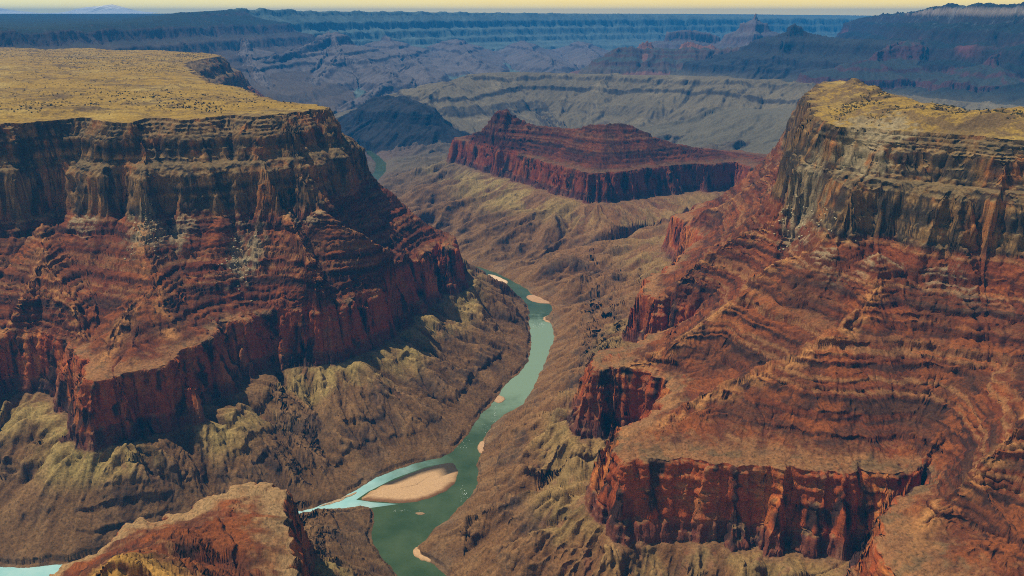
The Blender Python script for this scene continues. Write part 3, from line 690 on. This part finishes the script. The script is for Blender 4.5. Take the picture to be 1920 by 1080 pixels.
riv = poly_mesh('river', [(-3000, 600), (900, 600), (900, 10500), (-3000, 10500)], 0.0, GREEN); riv['kind'] = 'structure'

side = poly_mesh('side_stream', [(-2600, 1340), (-720, 1340), (-600, 1480), (-520, 1525)] + P(0, [(530,976),(565,967),(600,958),(640,955),(690,953),(712,950),(748,945),(700,942),(668,937),(690,922),(740,897),(800,875),(846,867),(850,861),(836,852),(800,855),(740,870),(690,892),(650,915),(600,935),(560,945),(525,955)]) + [(-560,1610),(-720,1570),(-900,1480),(-1200,1480),(-2600,1540)], .15, TURQ); side['kind'] = 'structure'


def soil(name, c, sc_=.3):
    m, t, b = new_mat(name); L = t.links.new
    g = nd(t, 'ShaderNodeNewGeometry'); n = nd(t, 'ShaderNodeTexNoise', Scale=sc_, Detail=5.0, Roughness=.65); L(g.outputs['Position'], n.inputs['Vector'])
    at = nd(t, 'ShaderNodeAttribute', attribute_name='Col'); r = nd(t, 'ShaderNodeMapRange'); r.inputs[1].default_value = .3; r.inputs[2].default_value = .7; r.inputs[3].default_value = .75; r.inputs[4].default_value = 1.2; L(n.outputs['Fac'], r.inputs[0])
    mu = nd(t, 'ShaderNodeVectorMath', operation='SCALE'); L(at.outputs['Color'], mu.inputs[0]); L(r.outputs[0], mu.inputs['Scale']); L(mu.outputs[0], b.inputs['Base Color'])
    return m
SAND = soil('sand', None)
def bar(px, h, label, c_edge, c_top, veg=None):
    """a low sand or gravel bank: rings drawn in towards the middle, rising as a shallow dome"""
    pl = chaikin(P(0, px), 3); c = pl.mean(0); r_ = np.random.default_rng(len(px) * 7 + int(px[0][0])); sz_ = np.abs(pl - c).max()
    pl = pl + np.stack([fbm(pl[:, 0], pl[:, 1], sz_ * .5, 4, 5, .7), fbm(pl[:, 0], pl[:, 1], sz_ * .5, 4, 15, .7)], 1) * min(sz_ * .2, 7); vs = []; cs = []; rings = [(1.0, -.6), (.97, .25), (.9, .55), (.75, .8), (.5, .95), (.25, 1.0), (.02, 1.0)]
    n = len(pl); r_ = np.random.default_rng(len(px) * 7 + int(px[0][0]))
    for k_, (f, hz) in enumerate(rings):
        for q in pl:
            w = c + (q - c) * f + r_.normal(0, .25, 2); vs.append((w[0], w[1], hz * h + .02 * h * r_.normal() * (f < 1)))
            e = min(1, k_ / 3.); cc = np.array(c_edge) * (1 - e) + np.array(c_top) * e
            if veg is not None:
                s_ = (q - c) @ np.array(veg); s_ = s_ / (np.abs((pl - c) @ np.array(veg)).max())
                if s_ > .35 and f > .7: cc = np.array((.05, .04, .028))
                elif s_ < -.2 and f > .8: cc = np.array((.20, .10, .045))
            cs.append(tuple(cc * r_.uniform(.95, 1.04)) + (1,))
    fs = [(k_ * n + i_, k_ * n + (i_ + 1) % n, (k_ + 1) * n + (i_ + 1) % n, (k_ + 1) * n + i_) for k_ in range(len(rings) - 1) for i_ in range(n)]
    fs.append(tuple(range((len(rings) - 1) * n, len(rings) * n)))
    me = bpy.data.meshes.new('sandbar'); me.from_pydata(vs, [], fs); me.update(); me.shade_smooth(); me.materials.append(SAND)
    a = me.color_attributes.new('Col', 'FLOAT_COLOR', 'POINT'); a.data.foreach_set('color', np.array(cs, np.float32).ravel())
    o = bpy.data.objects.new('sandbar', me); sc.collection.objects.link(o); return tag(o, label, 'sandbar')
bar([(670,938),(690,923),(740,899),(800,876),(846,865),(856,872),(861,886),(855,905),(835,922),(800,938),(760,945),(720,942),(690,941)], 3.0, 'large teardrop sand island between the turquoise stream and the green river', (.27, .15, .065), (.50, .32, .17), (-.35, .94))
bar([(985,555),(1000,551),(1030,562),(1038,570),(1012,569),(990,563)], 2.2, 'rusty sandbar across the river at the narrows between dark and pale water', (.33, .19, .10), (.45, .27, .15))
bar([(910,513),(930,516),(954,528),(951,533),(930,530)], 2.0, 'thin pale sandbar in the dark reach of the river by the red cliff', (.48, .33, .2), (.66, .48, .3))
bar([(1016,597),(1030,590),(1047,597),(1043,608),(1024,604)], 2.2, 'small rounded tan sandbar on the right edge of the bright reach', (.36, .22, .12), (.50, .31, .17))
bar([(893,838),(903,826),(922,821),(930,836),(920,852),(900,852)], 2.6, 'tan gravel bar against the right bank just upstream of the island', (.30, .17, .09), (.47, .29, .16))
bar([(922,748),(932,740),(948,745),(945,754),(932,757)], 2.0, 'small brown sandbar on the left bank where the river narrows', (.32, .19, .1), (.46, .29, .16))
bar([(768,1036),(785,1022),(812,1012),(838,1022),(842,1048),(815,1056),(790,1052)], 3.0, 'tan sand spit on the right bank in the dark water downstream of the island', (.34, .2, .1), (.50, .32, .17))
bar([(592,951),(622,941),(652,928),(672,921),(668,926),(640,939),(606,950)], .9, 'thin braided gravel sliver inside the turquoise side stream', (.30, .2, .11), (.42, .3, .17))
bar([(775,962),(790,960),(800,963),(788,967)], 1.2, 'tiny sliver of sand in the dark green water below the island', (.22, .14, .08), (.30, .2, .11))


# white water where the river runs over shallows
def flecks(name, spots, mat, label):
    r_ = np.random.default_rng(3); vs = []; fs = []
    for u, v, n, su_, sv, size in spots:
        for _ in range(n):
            x, y = up(u + r_.normal() * su_, v + r_.normal() * sv, 0); a0 = r_.uniform(0, 6.28); k0 = len(vs); L_ = size * r_.uniform(.5, 1.4)
            for k_ in range(7):
                a = a0 + k_ * 6.283 / 7; rr_ = L_ * r_.uniform(.6, 1.1); vs.append((x + math.cos(a) * rr_ * .7, y + math.sin(a) * rr_ * 1.1, .35))
            fs.append(tuple(range(k0, k0 + 7)))
    me = bpy.data.meshes.new(name); me.from_pydata(vs, [], fs); me.update(); me.materials.append(mat)
    o = bpy.data.objects.new(name, me); sc.collection.objects.link(o); return tag(o, label, 'white water', None, 'stuff')
FOAM, ft, fb_ = new_mat('foam', .7, .3); fb_.inputs['Base Color'].default_value = (.62, .72, .66, 1)
flecks('foam', [(928,778,22,2,9,.9),(925,790,20,7,5,.8),(908,805,14,5,4,.8),(868,830,24,8,6,.9),(752,958,16,13,1.3,.7),(870,930,20,4,9,.9),(1012,608,24,6,2,1.2),(1005,612,20,8,2,1.2)], FOAM, 'flecks of white water on the shallow reaches of the river')


# ------------------------------------------------------------------ shrubs on the tops, boulders below the cliffs
def blob(r_, n, rad, flat_=.75):
    """a bush: many small leaf faces on and inside an uneven crown"""
    vs = []; fs = []
    lob = [(r_.normal(0, .38, 3) * rad * np.array((1, 1, .5)), rad * r_.uniform(.42, .7)) for _ in range(6)]
    for _ in range(n):
        c, R_ = lob[r_.integers(6)]; d = r_.normal(0, 1, 3); d /= np.linalg.norm(d); q = c + d * R_ * r_.uniform(.75, 1.05); q[2] = max(q[2] * flat_ + rad * .62, .05 * rad)
        u = r_.normal(0, 1, 3); u /= np.linalg.norm(u); w = np.cross(d, u); s_ = rad * r_.uniform(.16, .3); k0 = len(vs)
        for a, b in ((1, 0), (0, 1), (-1, 0), (0, -1)): vs.append(tuple(q + (u * a + w * b) * s_))
        fs.append((k0, k0 + 1, k0 + 2, k0 + 3))
    return vs, fs
def leaf_mat():
    m, t, b = new_mat('juniper_green'); L = t.links.new
    g = nd(t, 'ShaderNodeNewGeometry'); n = nd(t, 'ShaderNodeTexNoise', Scale=.5, Detail=2.0); L(g.outputs['Position'], n.inputs['Vector'])
    mx_ = nd(t, 'ShaderNodeMix', data_type='RGBA'); mx_.inputs[6].default_value = (.028, .034, .018, 1); mx_.inputs[7].default_value = (.075, .07, .035, 1); L(n.outputs['Fac'], mx_.inputs[0]); L(mx_.outputs[2], b.inputs['Base Color'])
    return m
LEAF = leaf_mat(); r5 = np.random.default_rng(5)
def spots_px(lst, e):
    """scatter along sighted bands: (u0, v0, u1, v1, count, spread u, spread v)"""
    o = []
    for u0, v0, u1, v1, n, a, b in lst:
        for _ in range(n):
            k_ = r5.random(); o.append(up(u0 + (u1 - u0) * k_ + r5.normal() * a, v0 + (v1 - v0) * k_ + r5.normal() * b, e))
    return np.array(o)
def on_top(xy):
    z, p_, w_, *_ = fine(xy[:, 0].astype(np.float32), xy[:, 1].astype(np.float32)); k_ = (p_ > 4.03) & (w_ < 0); return xy[k_], z[k_]
near_xy, near_z = on_top(spots_px([(300,204,425,210,150,10,3.5),(350,199,400,206,70,12,3),(140,205,300,190,120,16,4),(180,190,330,178,70,18,3),(0,222,120,205,60,14,4),(430,200,560,203,50,16,3.5),(330,188,480,190,40,16,4)], LK))
proto = []
for k_ in range(5):
    v_, f_ = blob(r5, 110, 2.5); me = bpy.data.meshes.new('juniper_shrub'); me.from_pydata(v_, [], f_); me.update(); me.materials.append(LEAF); proto.append(me)
src = bpy.data.objects.new('juniper_shrub', proto[0])
tag(src, 'dark green juniper shrub growing on the golden grassland of the broad mesa', 'shrub', 'juniper shrubs on the golden mesa top')
pick = r5.permutation(len(near_xy))
for n_, k_ in enumerate(pick[:290]):
    o = src if n_ == 0 else src.copy(); o.data = proto[n_ % 5]; o.location = (near_xy[k_, 0], near_xy[k_, 1], near_z[k_] - .25)
    o.rotation_euler = (0, 0, r5.uniform(0, 6.28)); q = r5.uniform(.7, 1.35); o.scale = (q, q, q * r5.uniform(.85, 1.1)); sc.collection.objects.link(o)
def merge(name, xy, z, meshes, smin, smax, mat, label, cat, cols=None):
    vv = []; ff = []; n0 = 0
    base = [(np.array([v.co for v in m.vertices]), np.array([list(f.vertices) for f in m.polygons])) for m in meshes]
    for k_ in range(len(xy)):
        b_, f_ = base[k_ % len(base)]; a = r5.uniform(0, 6.28); q = r5.uniform(smin, smax); c_, s_ = math.cos(a), math.sin(a)
        w = b_ * q; vv.append(np.stack([w[:, 0] * c_ - w[:, 1] * s_ + xy[k_, 0], w[:, 0] * s_ + w[:, 1] * c_ + xy[k_, 1], w[:, 2] + z[k_] - .2], 1)); ff.append(f_ + n0); n0 += len(b_)
    vv = np.concatenate(vv); ff = np.concatenate(ff); me = bpy.data.meshes.new(name); nv = ff.shape[1]
    me.vertices.add(len(vv)); me.vertices.foreach_set('co', vv.astype(np.float32).ravel()); me.loops.add(ff.size); me.loops.foreach_set('vertex_index', ff.astype(np.int32).ravel())
    me.polygons.add(len(ff)); me.polygons.foreach_set('loop_start', np.arange(0, ff.size, nv, dtype=np.int32)); me.polygons.foreach_set('loop_total', np.full(len(ff), nv, np.int32))
    me.update(calc_edges=True); me.materials.append(mat); o = bpy.data.objects.new(name, me); sc.collection.objects.link(o); return tag(o, label, cat, None, 'stuff')
far_shr = []
for k_ in range(3):
    v_, f_ = blob(r5, 34, 3.0); me = bpy.data.meshes.new('scrub'); me.from_pydata(v_, [], f_); me.update(); far_shr.append(me)
b_xy, b_z = on_top(np.vstack([spots_px([(0,105,200,112,700,30,5),(60,118,250,126,450,40,6),(0,98,340,99,700,30,2.5),(200,112,400,118,600,30,4),(330,106,410,110,420,12,2.5),(90,135,320,130,260,30,5),(250,140,380,128,200,24,4),(0,150,500,185,260,60,14),(0,190,420,196,260,50,10),(40,205,120,215,80,30,6)], LK),
                                spots_px([(1580,215,1700,180,260,10,4),(1560,225,1640,205,120,10,3),(1640,235,1800,215,200,16,3),(1780,232,1920,245,160,16,4),(1600,165,1680,185,90,14,5),(1750,205,1900,228,120,20,5)], EK)]))
merge('scrub', b_xy, b_z, far_shr, .6, 1.25, LEAF, 'dark belts of scrub spread over the golden mesa tops', 'scrub')
rocks = []
for k_ in range(4):
    import bmesh
    bm = bmesh.new(); bmesh.ops.create_icosphere(bm, subdivisions=1, radius=1)
    for v in bm.verts: v.co *= r5.uniform(.65, 1.15); v.co.z *= .75
    me = bpy.data.meshes.new('rubble'); bm.to_mesh(me); bm.free(); rocks.append(me)
RUB, rt_, rb_ = new_mat('pale_limestone'); rb_.inputs['Base Color'].default_value = (.40, .335, .20, 1)
rp = []
for u_, v_, e_, r_, n_ in [(1600,475,470,55,330),(1500,408,540,35,120),(1640,505,440,50,150),(1570,440,530,40,120),(275,425,480,35,110),(440,412,495,30,90),(1720,480,480,70,120)]:
    x_, y_ = up(u_, v_, e_)
    rp += [(x_ + r5.normal() * r_ * .6, y_ + r5.normal() * r_) for _ in range(n_)]
rp = np.array(rp); zz, pp_, *_ = fine(rp[:, 0].astype(np.float32), rp[:, 1].astype(np.float32)); k_ = (pp_ > 2.02) & (pp_ < 3.1)
merge('rubble', rp[k_], zz[k_], rocks, 1.0, 4.2, RUB, 'pale blocks of fallen rock on the red slopes below the upper cliffs', 'rubble')
print('small', time.time() - T0)

# ------------------------------------------------------------------ light, sky, air
SUN_EL, SUN_AZ = math.radians(62), math.radians(-72)     # azimuth from straight ahead, negative is left
wd = bpy.data.worlds.new('World'); sc.world = wd; wd.use_nodes = True
t = wd.node_tree; bg = t.nodes['Background']; bg.inputs[1].default_value = .06
sk = nd(t, 'ShaderNodeTexSky', sky_type='NISHITA', sun_disc=False, sun_elevation=SUN_EL, sun_rotation=SUN_AZ)
tc = nd(t, 'ShaderNodeTexCoord'); sp = nd(t, 'ShaderNodeSeparateXYZ'); t.links.new(tc.outputs['Generated'], sp.inputs[0])
mr = nd(t, 'ShaderNodeMapRange'); mr.inputs[1].default_value = -.02; mr.inputs[2].default_value = .13; mr.inputs[3].default_value = 1; mr.inputs[4].default_value = 0; t.links.new(sp.outputs['Z'], mr.inputs[0])
cm = nd(t, 'ShaderNodeVectorMath', operation='MULTIPLY'); cm.inputs[1].default_value = (3, 3, 90); t.links.new(tc.outputs['Generated'], cm.inputs[0])
cn = nd(t, 'ShaderNodeTexNoise', Scale=1.6, Detail=5.0, Roughness=.55); t.links.new(cm.outputs[0], cn.inputs['Vector'])
cr_ = nd(t, 'ShaderNodeMix', data_type='RGBA'); cr_.inputs[6].default_value = (24, 17.5, 4.6, 1); cr_.inputs[7].default_value = (26, 20.5, 7.2, 1); t.links.new(cn.outputs['Fac'], cr_.inputs[0])
lx = nd(t, 'ShaderNodeMapRange'); lx.inputs[1].default_value = .05; lx.inputs[2].default_value = -.55; t.links.new(sp.outputs['X'], lx.inputs[0])
cl2 = nd(t, 'ShaderNodeMix', data_type='RGBA'); cl2.inputs[7].default_value = (21, 20.0, 10.5, 1); t.links.new(cr_.outputs[2], cl2.inputs[6]); t.links.new(lx.outputs[0], cl2.inputs[0])
mx = nd(t, 'ShaderNodeMix', data_type='RGBA'); t.links.new(mr.outputs[0], mx.inputs[0]); t.links.new(sk.outputs[0], mx.inputs[6]); t.links.new(cl2.outputs[2], mx.inputs[7]); t.links.new(mx.outputs[2], bg.inputs[0])
sl = bpy.data.lights.new('sun', 'SUN'); sl.energy = 5.0; sl.angle = math.radians(.6); sl.color = (1, .89, .70); so = bpy.data.objects.new('sun', sl); sc.collection.objects.link(so)
so.rotation_euler = (-(math.pi / 2 - SUN_EL), 0, -SUN_AZ)
def mountain(name, prof, dist, label, seed):
    r_ = np.random.default_rng(seed); n = len(prof); vs = []; fs = []; K_ = 12
    top = [az(u, v, dist) for u, v in prof]
    ys = np.linspace(-1, 1, K_); base = 700
    xs = np.array([t_[0] for t_ in top]); zs_ = np.array([t_[2] for t_ in top]); xi = np.linspace(xs[0], xs[-1], 90); zi = np.interp(xi, xs, zs_); yc = top[0][1]
    for a in ys:
        for x_, z_ in zip(xi, zi):
            w = max(0, 1 - abs(a) ** 1.1); hgt = (z_ - base) * w * (1 + .10 * math.sin(x_ / 420. + 3 * a)) * (1 if abs(a) < .05 else r_.uniform(.9, 1.0)); vs.append((x_, yc + a * 6000, base + hgt))
    for i_ in range(K_ - 1):
        for k_ in range(89): q = i_ * 90 + k_; fs.append((q, q + 1, q + 91, q + 90))
    me = bpy.data.meshes.new(name); me.from_pydata(vs, [], fs); me.update(); me.materials.append(SNOW); o = bpy.data.objects.new(name, me); sc.collection.objects.link(o); return tag(o, label, 'mountain')
SNOW, snt, snb = new_mat('snow'); snb.inputs['Base Color'].default_value = (.75, .80, .85, 1)
g_ = nd(snt, 'ShaderNodeNewGeometry'); n_ = nd(snt, 'ShaderNodeTexNoise', Scale=.0012, Detail=5.0); snt.links.new(g_.outputs['Position'], n_.inputs['Vector'])
m_ = nd(snt, 'ShaderNodeMix', data_type='RGBA'); m_.inputs[6].default_value = (.6, .68, .76, 1); m_.inputs[7].default_value = (.85, .88, .9, 1); snt.links.new(n_.outputs['Fac'], m_.inputs[0]); snt.links.new(m_.outputs[2], snb.inputs['Base Color'])
mountain('mountain', [(90,24),(150,20),(170,17),(190,11),(206,8),(216,8),(225,6),(236,10),(255,15),(280,18),(330,24)], 68000, 'pale snowy mountain with a double peak on the skyline at the upper left', 1)
mountain('mountain', [(-120,24),(-60,18),(0,15),(20,13),(40,14),(62,18),(90,22),(120,25)], 70000, 'low pale snowy mountain at the far left edge of the skyline', 2)
def haze():
    x0, x1, y0, y1, z0, z1 = -25000, 25000, -2000, 31000, -60, 1108
    v = [(x, y, z) for x in (x0, x1) for y in (y0, y1) for z in (z0, z1)]
    me = bpy.data.meshes.new('haze'); me.from_pydata(v, [], [(0, 1, 3, 2), (4, 6, 7, 5), (0, 4, 5, 1), (2, 3, 7, 6), (0, 2, 6, 4), (1, 5, 7, 3)]); me.update()
    m = bpy.data.materials.new('blue_air'); m.use_nodes = True; t = m.node_tree; t.nodes.clear()
    o_ = t.nodes.new('ShaderNodeOutputMaterial'); pv = nd(t, 'ShaderNodeVolumePrincipled'); pv.inputs['Color'].default_value = (.03, .35, .99, 1); pv.inputs['Density'].default_value = 4.0e-5; pv.inputs['Anisotropy'].default_value = .0
    t.links.new(pv.outputs[0], o_.inputs['Volume']); me.materials.append(m)
    o = bpy.data.objects.new('haze', me); sc.collection.objects.link(o); o['kind'] = 'stuff'; o['label'] = 'blue haze filling the canyon and veiling the far walls'; o['category'] = 'haze'
haze()
sc.cycles.use_denoising = False; sc.cycles.pixel_filter_type = 'BLACKMAN_HARRIS'; sc.cycles.filter_width = 1.0
sc.view_settings.view_transform = 'Standard'; sc.view_settings.look = 'None'
print('done', time.time() - T0)
